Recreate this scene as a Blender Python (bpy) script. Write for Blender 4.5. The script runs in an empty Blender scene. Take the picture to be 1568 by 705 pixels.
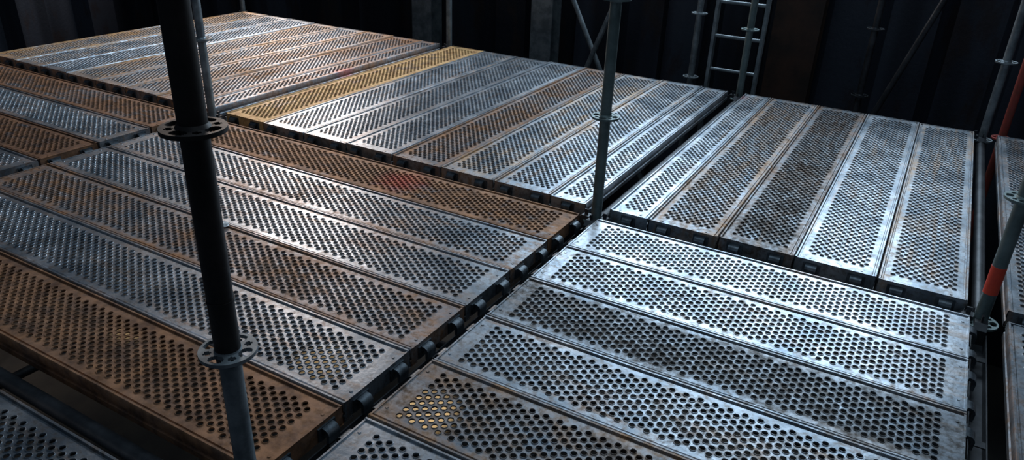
import bpy, math, random
from mathutils import Matrix, Vector
random.seed(7)
col=bpy.context.scene.collection

# ================= helpers =================
class NT:
    def __init__(s,name):
        s.m=bpy.data.materials.new(name); s.m.use_nodes=True
        s.t=s.m.node_tree; s.t.nodes.clear()
        s.out=s.t.nodes.new("ShaderNodeOutputMaterial")
        s.b=s.t.nodes.new("ShaderNodeBsdfPrincipled")
        s.t.links.new(s.b.outputs[0],s.out.inputs[0])
    def n(s,typ,**k):
        x=s.t.nodes.new(typ)
        for a,v in k.items(): setattr(x,a,v)
        return x
    def L(s,a,b): s.t.links.new(a,b)
    def put(s,v,sock):
        if isinstance(v,bpy.types.NodeSocket): s.L(v,sock)
        else: sock.default_value=v
    def math(s,op,a,b=0.0,c=None,clamp=False):
        x=s.n("ShaderNodeMath",operation=op,use_clamp=clamp)
        s.put(a,x.inputs[0]); s.put(b,x.inputs[1])
        if c is not None: s.put(c,x.inputs[2])
        return x.outputs[0]
    def mix(s,f,a,b,mode='MIX'):
        x=s.n("ShaderNodeMix",data_type='RGBA',blend_type=mode)
        s.put(f,x.inputs[0])
        s.put(a if not isinstance(a,tuple) else (*a,1)[:4],x.inputs[6]); s.put(b if not isinstance(b,tuple) else (*b,1)[:4],x.inputs[7])
        return x.outputs[2]
    def noise(s,vec,scale,detail=4,rough=.55):
        x=s.n("ShaderNodeTexNoise"); s.L(vec,x.inputs["Vector"])
        x.inputs["Scale"].default_value=scale; x.inputs["Detail"].default_value=detail; x.inputs["Roughness"].default_value=rough
        return x.outputs[0]
    def smooth(s,v,a,b,lo=0.0,hi=1.0):
        x=s.n("ShaderNodeMapRange",interpolation_type='SMOOTHSTEP'); s.put(v,x.inputs[0])
        s.put(a,x.inputs[1]); s.put(b,x.inputs[2]); x.inputs[3].default_value=lo; x.inputs[4].default_value=hi
        return x.outputs[0]
    def scalevec(s,vec,sc):
        x=s.n("ShaderNodeMapping"); s.L(vec,x.inputs[0]); x.inputs["Scale"].default_value=sc
        return x.outputs[0]

def plank_material():
    k=NT("weathered_galvanized_steel")
    geo=k.n("ShaderNodeNewGeometry"); P=geo.outputs["Position"]
    tc=k.n("ShaderNodeTexCoord"); O=tc.outputs["Object"]
    oi=k.n("ShaderNodeObjectInfo")
    sep=k.n("ShaderNodeSeparateColor"); k.L(oi.outputs["Color"],sep.inputs[0])
    rust,soot,bright=sep.outputs[0],sep.outputs[1],sep.outputs[2]; yel=oi.outputs["Alpha"]
    rnd=oi.outputs["Random"]
    add=k.n("ShaderNodeVectorMath",operation='ADD'); k.L(O,add.inputs[0])
    cmb=k.n("ShaderNodeCombineXYZ"); k.L(k.math('MULTIPLY',rnd,37.0),cmb.inputs[0]); k.L(k.math('MULTIPLY',rnd,91.0),cmb.inputs[1]); k.L(cmb.outputs[0],add.inputs[1])
    Q=add.outputs[0]
    so=k.n("ShaderNodeSeparateXYZ"); k.L(O,so.inputs[0])
    ay=k.math('ABSOLUTE',so.outputs[1])
    edge=k.smooth(ay,.10,.155)
    n1=k.noise(Q,2.6,7,.62); n2=k.noise(Q,13,6,.65); n3=k.noise(k.scalevec(Q,(1.2,16,1)),1.6,5,.6); n4=k.noise(Q,70,3,.6); n5=k.noise(Q,5.2,6,.6); n6=k.noise(Q,38,5,.7)
    # rust
    v=k.math('ADD',k.math('MULTIPLY',n1,.50),k.math('MULTIPLY',n2,.26))
    v=k.math('ADD',v,k.math('MULTIPLY',n3,.24))
    v=k.math('ADD',v,k.math('MULTIPLY',n6,.16))
    v=k.math('SUBTRACT',v,.08)
    v=k.math('ADD',v,k.math('MULTIPLY',edge,.05))
    thr=k.math('SUBTRACT',.68,k.math('MULTIPLY',rust,.40))
    rm=k.math('MULTIPLY',k.math('SUBTRACT',v,thr),5.0,clamp=True)
    galv=k.mix(k.smooth(n5,.3,.7),(.17,.215,.265,1),(.49,.54,.60,1))
    galv=k.mix(k.math('MULTIPLY',k.smooth(n6,.45,.64),.62),galv,(.14,.12,.10,1))
    galv=k.mix(k.math('MULTIPLY',k.smooth(n3,.5,.68),.42),galv,(.35,.24,.16,1))
    rc=k.mix(k.smooth(n2,.3,.7),(.075,.030,.014,1),(.33,.150,.070,1))
    rc=k.mix(yel,rc,k.mix(k.smooth(n2,.3,.65),(.34,.17,.05,1),(.68,.47,.21,1)))
    base=k.mix(k.math('MULTIPLY',rm,.90),galv,rc)
    # soot / dirt in the middle
    sv=k.math('ADD',k.math('MULTIPLY',n5,.55),k.math('MULTIPLY',n6,.45))
    sv=k.math('SUBTRACT',sv,k.math('MULTIPLY',edge,.10))
    sthr=k.math('SUBTRACT',.68,k.math('MULTIPLY',soot,.42))
    sm=k.math('MULTIPLY',k.math('SUBTRACT',sv,sthr),3.6,clamp=True)
    base=k.mix(k.math('MULTIPLY',sm,.86),base,(.034,.025,.019,1))
    bc=k.n("ShaderNodeCombineColor"); 
    for i in range(3): k.L(bright,bc.inputs[i])
    base=k.mix(1.0,base,bc.outputs[0],'MULTIPLY')
    for (cx,cy,r) in [(-.95,-.22,.17),(-2.62,1.30,.13),(.02,2.42,.10)]:
        d=k.n("ShaderNodeVectorMath",operation='DISTANCE'); k.L(P,d.inputs[0]); d.inputs[1].default_value=(cx,cy,0)
        f=k.smooth(k.math('ADD',d.outputs["Value"],k.math('MULTIPLY',n2,.16)),r+.09,r*.2+.05)
        base=k.mix(k.math('MULTIPLY',f,.6),base,(.50,.06,.05,1))
    k.L(base,k.b.inputs["Base Color"])
    dull=k.math('MAXIMUM',rm,sm)
    k.L(k.math('SUBTRACT',.80,k.math('MULTIPLY',dull,.40)),k.b.inputs["Metallic"])
    k.L(k.math('SUBTRACT',.40,k.math('MULTIPLY',dull,.28)),k.b.inputs["Specular IOR Level"])
    ro=k.math('ADD',.24,k.math('MULTIPLY',dull,.24)); ro=k.math('ADD',ro,k.math('MULTIPLY',n6,.30))
    k.L(ro,k.b.inputs["Roughness"])
    bp=k.n("ShaderNodeBump"); bp.inputs["Strength"].default_value=.28; bp.inputs["Distance"].default_value=.004
    k.L(k.math('ADD',n2,k.math('MULTIPLY',n4,.5)),bp.inputs["Height"]); k.L(bp.outputs[0],k.b.inputs["Normal"])
    return k.m

def steel(name,c1,c2,metal=.6,rough=.45,scale=9,bump=.15,stretch=(1,1,1)):
    k=NT(name); tc=k.n("ShaderNodeNewGeometry"); V=k.scalevec(tc.outputs["Position"],stretch)
    n=k.noise(V,scale,6,.65); n2=k.noise(V,scale*6,3)
    k.L(k.mix(k.smooth(n,.35,.68),(*c1,1),(*c2,1)),k.b.inputs["Base Color"])
    k.b.inputs["Metallic"].default_value=metal
    k.L(k.math('ADD',rough,k.math('MULTIPLY',n2,.2)),k.b.inputs["Roughness"])
    bp=k.n("ShaderNodeBump"); bp.inputs["Strength"].default_value=bump; bp.inputs["Distance"].default_value=.003
    k.L(n2,bp.inputs["Height"]); k.L(bp.outputs[0],k.b.inputs["Normal"])
    return k.m

M_PL=plank_material()
M_TUBE=steel("galvanized_tube",(.13,.155,.175),(.28,.32,.345),.6,.4)
M_TUBEG=steel("green_grey_tube",(.10,.145,.15),(.18,.24,.245),.5,.42)
M_BLACK=steel("black_painted_tube",(.009,.008,.009),(.024,.019,.018),.3,.42)
M_RUSTT=steel("rusty_red_tube",(.34,.05,.04),(.18,.05,.035),.2,.55)
M_RUSTC=steel("rusty_column_steel",(.028,.019,.016),(.065,.033,.023),.3,.6,4)
M_RED=steel("red_marking_tape",(.75,.07,.03),(.60,.05,.03),.0,.5)
M_DARK=steel("dark_ledger_steel",(.03,.034,.04),(.07,.075,.085),.6,.42)
M_HOOK=steel("hook_steel",(.05,.065,.08),(.13,.155,.18),.7,.35,25)
M_WOOD=steel("concrete_floor",(.030,.029,.028),(.055,.050,.042),.0,.8,2.0)
M_SCRAP=steel("plastic_scrap",(.6,.65,.7),(.8,.8,.8),.0,.4)

class MB:
    def __init__(s): s.v=[];s.f=[];s.mi=[]
    def add(s,vs,fs,mi=0):
        o=len(s.v); s.v+= [tuple(x) for x in vs]; s.f+=[tuple(i+o for i in f) for f in fs]; s.mi+=[mi]*len(fs)
    def box(s,x0,x1,y0,y1,z0,z1,mi=0):
        s.add([(x0,y0,z0),(x1,y0,z0),(x1,y1,z0),(x0,y1,z0),(x0,y0,z1),(x1,y0,z1),(x1,y1,z1),(x0,y1,z1)],
              [(0,3,2,1),(4,5,6,7),(0,1,5,4),(1,2,6,5),(2,3,7,6),(3,0,4,7)],mi)
    def prism(s,prof,a,b,axis,mi=0):
        n=len(prof)
        f3=(lambda t,q:(t,q[0],q[1])) if axis=='x' else ((lambda t,q:(q[0],t,q[1])) if axis=='y' else (lambda t,q:(q[0],q[1],t)))
        vs=[f3(a,q) for q in prof]+[f3(b,q) for q in prof]
        fs=[(i,(i+1)%n,(i+1)%n+n,i+n) for i in range(n)]+[tuple(range(n))[::-1],tuple(range(n,2*n))]
        s.add(vs,fs,mi)
    def tube(s,p0,p1,r,r2=None,seg=24,mi=0,caps=True,inner=None):
        p0=Vector(p0);p1=Vector(p1);d=(p1-p0).normalized()
        a=d.orthogonal().normalized(); b=d.cross(a); r2=r if r2 is None else r2
        vs=[];fs=[]
        for p,rr in ((p0,r),(p1,r2)):
            for i in range(seg):
                t=2*math.pi*i/seg; vs.append(p+(a*math.cos(t)+b*math.sin(t))*rr)
        fs=[(i,(i+1)%seg,(i+1)%seg+seg,i+seg) for i in range(seg)]
        if caps: fs+=[tuple(range(seg))[::-1],tuple(range(seg,2*seg))]
        s.add(vs,fs,mi)
    def obj(s,name,mats,smooth=False,parent=None,loc=(0,0,0),bevel=0):
        me=bpy.data.meshes.new(name+"_mesh"); me.from_pydata(s.v,[],s.f); me.update()
        for m in mats: me.materials.append(m)
        me.polygons.foreach_set("material_index",s.mi)
        o=bpy.data.objects.new(name,me); col.objects.link(o); o.location=loc
        if parent: o.parent=parent
        if smooth:
            me.polygons.foreach_set("use_smooth",[True]*len(me.polygons))
            try: me.set_sharp_from_angle(angle=math.radians(38))
            except Exception: pass
        return o

# ================= perforated deck plank =================
PX,PY=.0222,.0312
def plank_mesh(L,W,name):
    b=MB(); w=W/2-.0015; hl=L/2
    n=max(2,int(round((W-.08)/PY)))
    yp=n*PY/2
    ncol=int((L-.12)/PX); xp=ncol*PX/2
    zt=-.004
    ad=math.degrees(math.atan2(PY,PX))
    ang=[0,30,ad,90,180-ad,150,180,210,180+ad,270,360-ad,330]
    ang=[math.radians(a) for a in ang]
    hx,hy=PX/2,PY/2
    rect=[]
    for a in ang:
        ca,sa=math.cos(a),math.sin(a)
        t=min(hx/abs(ca) if abs(ca)>1e-6 else 9,hy/abs(sa) if abs(sa)>1e-6 else 9); rect.append((ca*t,sa*t))
    rings=[(.0109,0),(.0098,.0020),(.0091,.0020),(.0087,.0007),(.0085,-.0030)]
    N=12
    tmpl=[(x,y,0) for x,y in rect]
    for r,z in rings: tmpl+=[(math.cos(a)*r,math.sin(a)*r,z) for a in ang]
    tf=[]
    for k in range(len(rings)):
        for i in range(N):
            j=(i+1)%N; tf.append((k*N+i,k*N+j,(k+1)*N+j,(k+1)*N+i))
    for ci in range(ncol):
        cx=-xp+PX*(ci+.5)
        if ci%2==0: ys=[-yp+PY*(i+.5) for i in range(n)]
        else:
            ys=[-yp+PY*(i+1) for i in range(n-1)]
            for s in(-1,1):
                y0,y1=sorted((s*yp,s*(yp-hy)))
                b.add([(cx-hx,y0,zt),(cx+hx,y0,zt),(cx+hx,y1,zt),(cx-hx,y1,zt)],[(0,1,2,3)])
        for cy in ys: b.add([(x+cx,y+cy,z+zt) for x,y,z in tmpl],tf)
    for s in (-1,1):
        x0,x1=sorted((s*xp,s*hl)); b.add([(x0,-yp,zt),(x1,-yp,zt),(x1,yp,zt),(x0,yp,zt)],[(0,1,2,3)])
        for yy in (-yp*.8,yp*.8):
            b.tube((s*(hl-.022),yy,zt-.001),(s*(hl-.022),yy,zt+.002),.006,.0045,10)
    for s in (-1,1):
        prof=[(yp,zt),(w-.019,zt),(w-.017,-.0085),(w-.012,-.0085),(w-.009,.0005),(w-.003,.0005),(w,-.004),(w,-.030),(w-.004,-.034),(w-.004,-.044),(w,-.048),(w,-.068),(w-.003,-.070),(w-.035,-.070),(w-.035,-.066),(w-.006,-.066)]
        vs=[];m=len(prof)
        for x in(-hl,hl): vs+=[(x,s*a,z) for a,z in prof]
        fs=[(i,i+1,i+1+m,i+m) if s>0 else (i,i+m,i+1+m,i+1) for i in range(m-1)]
        b.add(vs,fs)
    for s in(-1,1):
        x0,x1=sorted((s*(hl-.003),s*hl)); b.box(x0,x1,-w+.004,w-.004,-.062,-.0045)
        x0,x1=sorted((s*(hl-.006),s*hl)); b.box(x0,x1,-w+.008,w-.008,-.0055,-.0015)
        for yy in ((-W*.27,W*.27) if W>.25 else (0,)):
            cx=hl+.012; pts=[]
            out=[(hl-.002,-.016)];inn=[(hl-.002,-.028)]
            for q in range(0,7):
                t=math.radians(90-q*17); out.append((cx+.020*math.cos(t),-.036+.020*math.sin(t))); inn.append((cx+.009*math.cos(t),-.036+.009*math.sin(t)))
            out.append((cx+.018,-.062)); inn.append((cx+.009,-.060))
            pr=out+inn[::-1]
            pr=[(s*x,z) for x,z in pr]
            if s<0: pr=pr[::-1]
            b.prism(pr,yy-.022,yy+.022,'y',1)
            b.box(*sorted((s*hl,s*(hl+.006))),yy-.034,yy+.034,-.058,-.014,1)
    me=bpy.data.meshes.new(name); me.from_pydata(b.v,[],b.f); me.update()
    me.materials.append(M_PL); me.materials.append(M_HOOK)
    me.polygons.foreach_set("material_index",b.mi)
    me.polygons.foreach_set("use_smooth",[True]*len(me.polygons))
    me.set_sharp_from_angle(angle=math.radians(40))
    return me
PM={}
def plank(L,W,x,y,rot,rust=.2,soot=.2,br=1.0,yel=0.0):
    key=(L,W)
    if key not in PM: PM[key]=plank_mesh(L,W,"plank_%d_%d_mesh"%(L*100,W*100))
    o=bpy.data.objects.new("steel_scaffold_plank",PM[key]); col.objects.link(o)
    o.location=(x,y,random.uniform(-.003,.002)); o.rotation_euler=(random.uniform(-.006,.006),random.uniform(-.0008,.0008),(math.pi/2 if rot else 0)+random.uniform(-.0015,.0015)+(math.pi if random.random()<.5 else 0))
    o.color=(rust,soot,br,yel)
    return o

W=.32;w2=.19
RF=[(.12,.12,1.12,0),(.32,.38,1.0,.1),(.20,.78,.85,0),(.38,.46,.95,.1),(.68,.62,.9,.25),(.10,.10,1.1,0)]
for k,a in enumerate(RF): plank(1.48,W,.785,-.075-.16-.32*k,0,*a)
LF=[(1.0,.22,1.15,.10),(.50,.28,1.0,.15),(.38,.38,.98,.05),(.70,.42,.95,.12),(.34,.30,1.05,.1),(1.25,.30,1.05,.08)]
for k,a in enumerate(LF): plank(2.48,W,-1.285,-.075-.16-.32*k,0,*a)
for k in range(3):
    plank(2.48,W,-1.285,-2.145-.16-.32*k,0,.3,.6,.8,0)
    plank(1.48,W,.785,-2.145-.16-.32*k,0,.3,.6,.8,0)
FLc=[(.9,.2,.95,.08),(.45,.15,1.0,.1),(1.0,.3,.8,.05),(.4,.2,.95,0),(.7,.3,.8,.1),(.4,.3,.8,0)]
for k,a in enumerate(FLc): plank(2.48,W,-3.855,-.075-.16-.32*k,0,*a)
MBk=[(.95,.10,1.15,.80),(.34,.1,1.1,.3),(.32,.24,.95,.1),(.28,.12,1.05,0),(.76,.32,.9,.12),(.56,.2,1.05,.4),(.44,.16,1.12,.3),(.18,.08,1.1,0)]
x=-2.5
for k,a in enumerate(MBk):
    ww=W if k<7 else w2
    plank(2.48,ww,x+ww/2,1.285,1,*a); x+=ww
RB=[(.05,.05,1.2,0),(.60,.62,.95,.25),(.58,.82,.8,.1),(.28,.34,1.0,.1),(.46,.28,1.0,.35)]
x=.05
for k,a in enumerate(RB):
    ww=W if k>0 else w2
    plank(2.48,ww,x+ww/2,1.285,1,*a); x+=ww
LB=[(.7,.1,1.15,.55),(.5,.08,1.2,.5),(.2,.06,1.25,0),(.66,.1,1.2,.4),(.60,.12,1.2,.3),(.70,.12,1.2,.25),(.76,.14,1.15,.15),(.7,.12,1.1,.1)]
x=-5.07
for k,a in enumerate(LB):
    ww=W if k<7 else w2
    plank(2.48,ww,x+ww/2,1.285,1,*a); x+=ww
for j,(y0) in enumerate((1.285,-1.285)):
    for k in range(3):
        plank(2.48,W,1.645+.16+.32*k,y0,1,.45,.35,.9,.1)

# ================= standards with rosettes =================
def rosette(b,cz,r0=.0245,mi=0):
    nseg=96; rad=[r0-.001,.031,.034,.038,.048,.052,.055,.0615]
    zt,zb=cz+.0045,cz-.0045
    keep=set()
    for ri in range(7):
        for si in range(nseg):
            t=si%24
            dl=min(abs(t+.5),abs(24-t-.5)); ds=abs(t+.5-12)
            hole=False
            lw={1:4,2:5.5,3:6,4:5.5,5:4}.get(ri,0); sw={2:1.5,3:2.6,4:1.5}.get(ri,0)
            if dl<lw or ds<sw: hole=True
            if not hole: keep.add((ri,si))
    idx={}
    vs=[];fs=[]
    def vid(ri,si,z):
        key=(ri,si%nseg,z)
        if key not in idx:
            a=2*math.pi*si/nseg; idx[key]=len(vs); vs.append((rad[ri]*math.cos(a),rad[ri]*math.sin(a),zt if z else zb))
        return idx[key]
    for (ri,si) in sorted(keep):
        fs.append((vid(ri,si,1),vid(ri+1,si,1),vid(ri+1,si+1,1),vid(ri,si+1,1)))
        fs.append((vid(ri,si,0),vid(ri,si+1,0),vid(ri+1,si+1,0),vid(ri+1,si,0)))
        if (ri-1,si) not in keep: fs.append((vid(ri,si,0),vid(ri,si,1),vid(ri,si+1,1),vid(ri,si+1,0)))
        if (ri+1,si) not in keep: fs.append((vid(ri+1,si,0),vid(ri+1,si+1,0),vid(ri+1,si+1,1),vid(ri+1,si,1)))
        if (ri,(si-1)%nseg) not in keep: fs.append((vid(ri,si,0),vid(ri+1,si,0),vid(ri+1,si,1),vid(ri,si,1)))
        if (ri,(si+1)%nseg) not in keep: fs.append((vid(ri,si+1,0),vid(ri,si+1,1),vid(ri+1,si+1,1),vid(ri+1,si+1,0)))
    b.add(vs,fs,mi)
    b.tube((0,0,cz-.014),(0,0,cz-.0045),r0+.0005,r0+.005,24,mi,False)
    b.tube((0,0,cz+.0045),(0,0,cz+.012),r0+.005,r0+.0005,24,mi,False)
def standard(x,y,z0=-2.4,z1=2.6,ros=(-.056,.444,.944,1.444,1.944),m=M_TUBE,joint=None,mup=None,rup=None,tape=None,ra=0):
    b=MB()
    if joint is None:
        b.tube((0,0,z0),(0,0,z1),.02415)
    else:
        b.tube((0,0,z0),(0,0,joint-.02),.02415)
        b.tube((0,0,joint-.02),(0,0,joint+.0),.02415,.021,24)
        r=rup or .02415
        b.tube((0,0,joint-.055),(0,0,joint+.0),r,r,28,1)
        b.tube((0,0,joint),(0,0,z1),r,r,28,1)
        b.tube((0,0,joint+.10),(0,0,joint+.104),r+.0015,r+.0015,28,1)
    for z in ros:
        up=joint is not None and z>joint+.1
        rosette(b,z,(rup or .02415)+.0003 if up else .0245,1 if up else 0)
    if tape:
        for (a,c) in tape: b.tube((0,0,a),(0,0,c),.0252,.0252,24,2)
    o=b.obj("scaffold_standard",[m,mup or m,M_RED],True,loc=(x,y,0)); o.rotation_euler[2]=ra
    return o
standard(.018,-2.07,ros=(-.056,.444,.944,1.444),joint=.47,m=M_TUBE,mup=M_BLACK,rup=.0275,ra=.25)
standard(0,0.01,m=M_TUBEG,ra=.1)
standard(1.57,0,z1=.56,ros=(-.056,.444),tape=[(.07,.18)],m=M_TUBEG)
standard(-2.57,0); standard(-2.57,2.57); standard(0,2.57,m=M_TUBEG); standard(1.57,2.57); standard(-5.14,2.57); standard(-5.14,0); standard(-2.57,-2.07); standard(-5.14,-2.07)
standard(1.57,-2.07,z1=-.01,ros=(-.056,)); 
standard(1.685,2.68,m=M_RUSTT,ros=(-.056,1.444))

# ================= ledgers =================
def ledger(p0,p1,kind,z=-.056):
    p0=Vector((*p0,0));p1=Vector((*p1,0)); d=p1-p0; L=d.length; b=MB(); h=L/2
    if kind=='U':
        t=.004;a=.0265
        prof=[(-a,-.010),(-a,-.055),(a,-.055),(a,-.010),(a-t,-.010),(a-t,-.051),(-a+t,-.051),(-a+t,-.010)]
        b.prism(prof,-h+.075,h-.075,'x')
        for q in range(int(L/.5)):
            xx=-h+.3+q*.5; b.box(xx,xx+.03,-a+t,a-t,-.018,-.014)
    else:
        b.tube((-h+.075,0,-.02),(h-.075,0,-.02),.02415)
    for s in(-1,1):
        x0=s*(h-.026);x1=s*(h-.085)
        pr=[(x0,.022),(x0,-.034),(s*(h-.05),-.052),(x1,-.050),(x1,.006),(s*(h-.06),.026)]
        if s>0: pr=pr[::-1]
        b.prism(pr,-.021,.021,'y')
        xm=s*(h-.046); b.prism([(xm-.008,.050),(xm+.010,.050),(xm+.005,-.075),(xm-.003,-.075)],-.003,.003,'y')
    nm="u_profile_ledger" if kind=='U' else "tube_ledger"
    o=b.obj(nm,[M_DARK],kind!='U',loc=(((p0+p1)/2).x,((p0+p1)/2).y,z))
    o.rotation_euler[2]=math.atan2(d.y,d.x)
    return o
XS=[-5.14,-2.57,0,1.57]
for i in range(3):
    for y in(0,2.57): ledger((XS[i],y),(XS[i+1],y),'U')
    ledger((XS[i],-2.07),(XS[i+1],-2.07),'O',-.056)
    ledger((XS[i],-2.07),(XS[i+1],-2.07),'O',-.556)
    ledger((XS[i],0),(XS[i+1],0),'O',-1.056)
for x in XS:
    ledger((x,-2.07),(x,0),'U'); ledger((x,0),(x,2.57),'O'); ledger((x,0),(x,2.57),'O',-.556); ledger((x,-2.07),(x,0),'O',-1.056)

# ================= ladder =================
b=MB()
lx,ly=-.31,2.80
for s in(0,.36): b.box(lx+s-.012,lx+s+.012,ly-.03,ly+.03,-2.4,2.2)
z=-2.17
while z<2.1:
    b.tube((lx,ly,z),(lx+.36,ly,z),.013,seg=14); z+=.25
b.obj("access_ladder",[M_TUBE],True)

def brace(name,p0,p1,m=M_DARK,r=.0215):
    b=MB(); b.tube(p0,p1,r)
    for p,q in((p0,p1),(p1,p0)):
        d=(Vector(q)-Vector(p)).normalized(); e=Vector(p)
        b.tube(e-d*.05,e+d*.0,.012,.0215,12); b.tube(e-d*.05+Vector((0,-.02,0)),e-d*.05+Vector((0,.02,0)),.022,seg=14)
    b.obj(name,[m],True)
brace("diagonal_brace",(-2.0,3.10,-1.6),(-.9,3.10,1.4),M_TUBE)
brace("diagonal_brace",(-.6,3.17,-1.6),(-2.1,3.17,1.2),M_TUBE)
brace("diagonal_brace",(.45,3.15,-1.6),(1.35,3.15,1.4),M_DARK)
standard(-.5,3.0,m=M_TUBE); standard(.75,3.25,m=M_DARK)

# ================= shell =================
def wallmat():
    k=NT("rusty_sheet_pile_steel"); g=k.n("ShaderNodeNewGeometry"); P=g.outputs["Position"]
    a=k.noise(k.scalevec(P,(1.1,1.1,.06)),1.3,3); n=k.noise(k.scalevec(P,(1,1,.35)),4,6,.65); n2=k.noise(P,30,3)
    c=k.mix(k.smooth(a,.42,.60),(.007,.010,.018,1),(.038,.047,.068,1))
    c=k.mix(k.math('MULTIPLY',k.smooth(n,.52,.66),.6),c,(.030,.017,.013,1))
    k.L(c,k.b.inputs["Base Color"]); k.b.inputs["Metallic"].default_value=.25; k.b.inputs["Roughness"].default_value=.6
    bp=k.n("ShaderNodeBump"); bp.inputs["Strength"].default_value=.3; bp.inputs["Distance"].default_value=.01
    k.L(n2,bp.inputs["Height"]); k.L(bp.outputs[0],k.b.inputs["Normal"]); return k.m
M_W=wallmat()
def pile_wall(name,a,b_,zt,flip=1):
    a=Vector((*a,0));b2=Vector((*b_,0)); d=(b2-a);L=d.length;d.normalize();nrm=Vector((-d.y,d.x,0))*flip
    pts=[];t=0;per=.9
    while t<L:
        for dt,off in((0,0),(.34,0),(.45,.20),(.79,.20)): pts.append(a+d*(t+dt)+nrm*off)
        t+=per
    m=MB();n=len(pts)
    back=[p+nrm*.012 for p in pts]
    vs=[(p.x,p.y,-2.4) for p in pts]+[(p.x,p.y,zt) for p in pts]+[(p.x,p.y,-2.4) for p in back]+[(p.x,p.y,zt) for p in back]
    fs=[(i,i+1,i+1+n,i+n) for i in range(n-1)]+[(i+2*n,i+3*n,i+1+3*n,i+1+2*n) for i in range(n-1)]+[(i+n,i+1+n,i+1+3*n,i+3*n) for i in range(n-1)]
    m.add(vs,fs)
    m.obj(name,[M_W])
pile_wall("wall_back",(-10,3.75),(5,3.75),1.5)
pile_wall("wall_left",(-8.5,-6),(-8.5,4.0),2.8)
pile_wall("wall_right",(4.2,4.2),(4.2,-6),2.8)
b=MB(); b.box(-10,5,-7,4.2,-2.5,-2.4); b.obj("floor",[M_WOOD])
for (x,wd) in((-3.48,.24),(-2.10,.22),(.17,.36)):
    b=MB();y=3.5;hw=wd/2
    b.box(x-hw,x+hw,y-.006-.09,y-.09+.006,-2.4,1.5); b.box(x-hw,x+hw,y+.09-.006,y+.09+.006,-2.4,1.5); b.box(x-.005,x+.005,y-.084,y+.084,-2.4,1.5)
    b.obj("steel_column",[M_TUBE if x<0 else M_RUSTC])

def scrap(x,y,s,seed):
    random.seed(seed); import bmesh
    bm=bmesh.new(); bmesh.ops.create_icosphere(bm,subdivisions=2,radius=s)
    for v in bm.verts:
        v.co*=random.uniform(.55,1.25); v.co.z=max(v.co.z*.5,-s*.2)
    me=bpy.data.meshes.new("scrap"); bm.to_mesh(me); bm.free(); me.materials.append(M_SCRAP)
    o=bpy.data.objects.new("crumpled_plastic_scrap",me); col.objects.link(o); o.location=(x,y,s*.2+.002)
scrap(.80,-1.50,.016,1); scrap(-1.25,-1.05,.02,2)

# ================= light =================
def area(name,loc,target,sx,sy,e,c):
    l=bpy.data.lights.new(name,'AREA'); l.shape='RECTANGLE'; l.size=sx;l.size_y=sy;l.energy=e;l.color=c
    o=bpy.data.objects.new(name,l); col.objects.link(o); o.location=loc
    o.rotation_euler=(Vector(target)-Vector(loc)).to_track_quat('-Z','Y').to_euler()
area("daylight_opening",(-0.4,4.7,2.9),(-0.2,0.6,0),4.2,1.3,265,(.68,.85,1.0))
area("warm_worklight",(-6.5,4.4,2.8),(-4.0,.9,0),1.5,1.0,185,(1.0,.85,.76))
area("daylight_overhead",(.6,-1.4,5.5),(.1,-.9,0),3,3,72,(.66,.85,1.0))
def spot(loc,tgt,e,ang):
    sp=bpy.data.lights.new("underdeck_lamp",'SPOT'); sp.energy=e; sp.color=(1,.72,.38); sp.spot_size=ang; sp.spot_blend=.8; sp.shadow_soft_size=.03
    so=bpy.data.objects.new("underdeck_lamp",sp); col.objects.link(so); so.location=loc
    so.rotation_euler=(Vector(tgt)-Vector(loc)).to_track_quat('-Z','Y').to_euler()
spot((-1.5,.85,-1.5),(-1.57,.77,-2.4),330,.66)
spot((-2.7,.85,-1.5),(-2.68,.81,-2.4),120,.6)
spot((-4.4,.45,-1.5),(-4.4,.35,-2.4),110,.6)
wd=bpy.data.worlds.new("dim"); bpy.context.scene.world=wd; wd.use_nodes=True
wd.node_tree.nodes["Background"].inputs[0].default_value=(.40,.55,.8,1); wd.node_tree.nodes["Background"].inputs[1].default_value=.05

# ================= camera =================
cam=bpy.data.objects.new("camera",bpy.data.cameras.new("camera")); col.objects.link(cam)
R=[[0.8659353242056081,-0.24488107102392798,0.4361069540228659],[0.49888864100785846,0.3608627927169999,-0.7879645732555618],[0.03558283527573869,0.8998951638311329,0.4346522241368128]]
C=[1.1885291308936614,-2.9400461616122473,1.4003281883066343]
cam.matrix_world=Matrix([R[i]+[C[i]] for i in range(3)]+[[0,0,0,1]])
cam.data.sensor_width=36; cam.data.lens=1397.986/1920*36; cam.data.clip_start=.02
bpy.context.scene.camera=cam
bpy.context.scene.view_settings.view_transform='Standard'
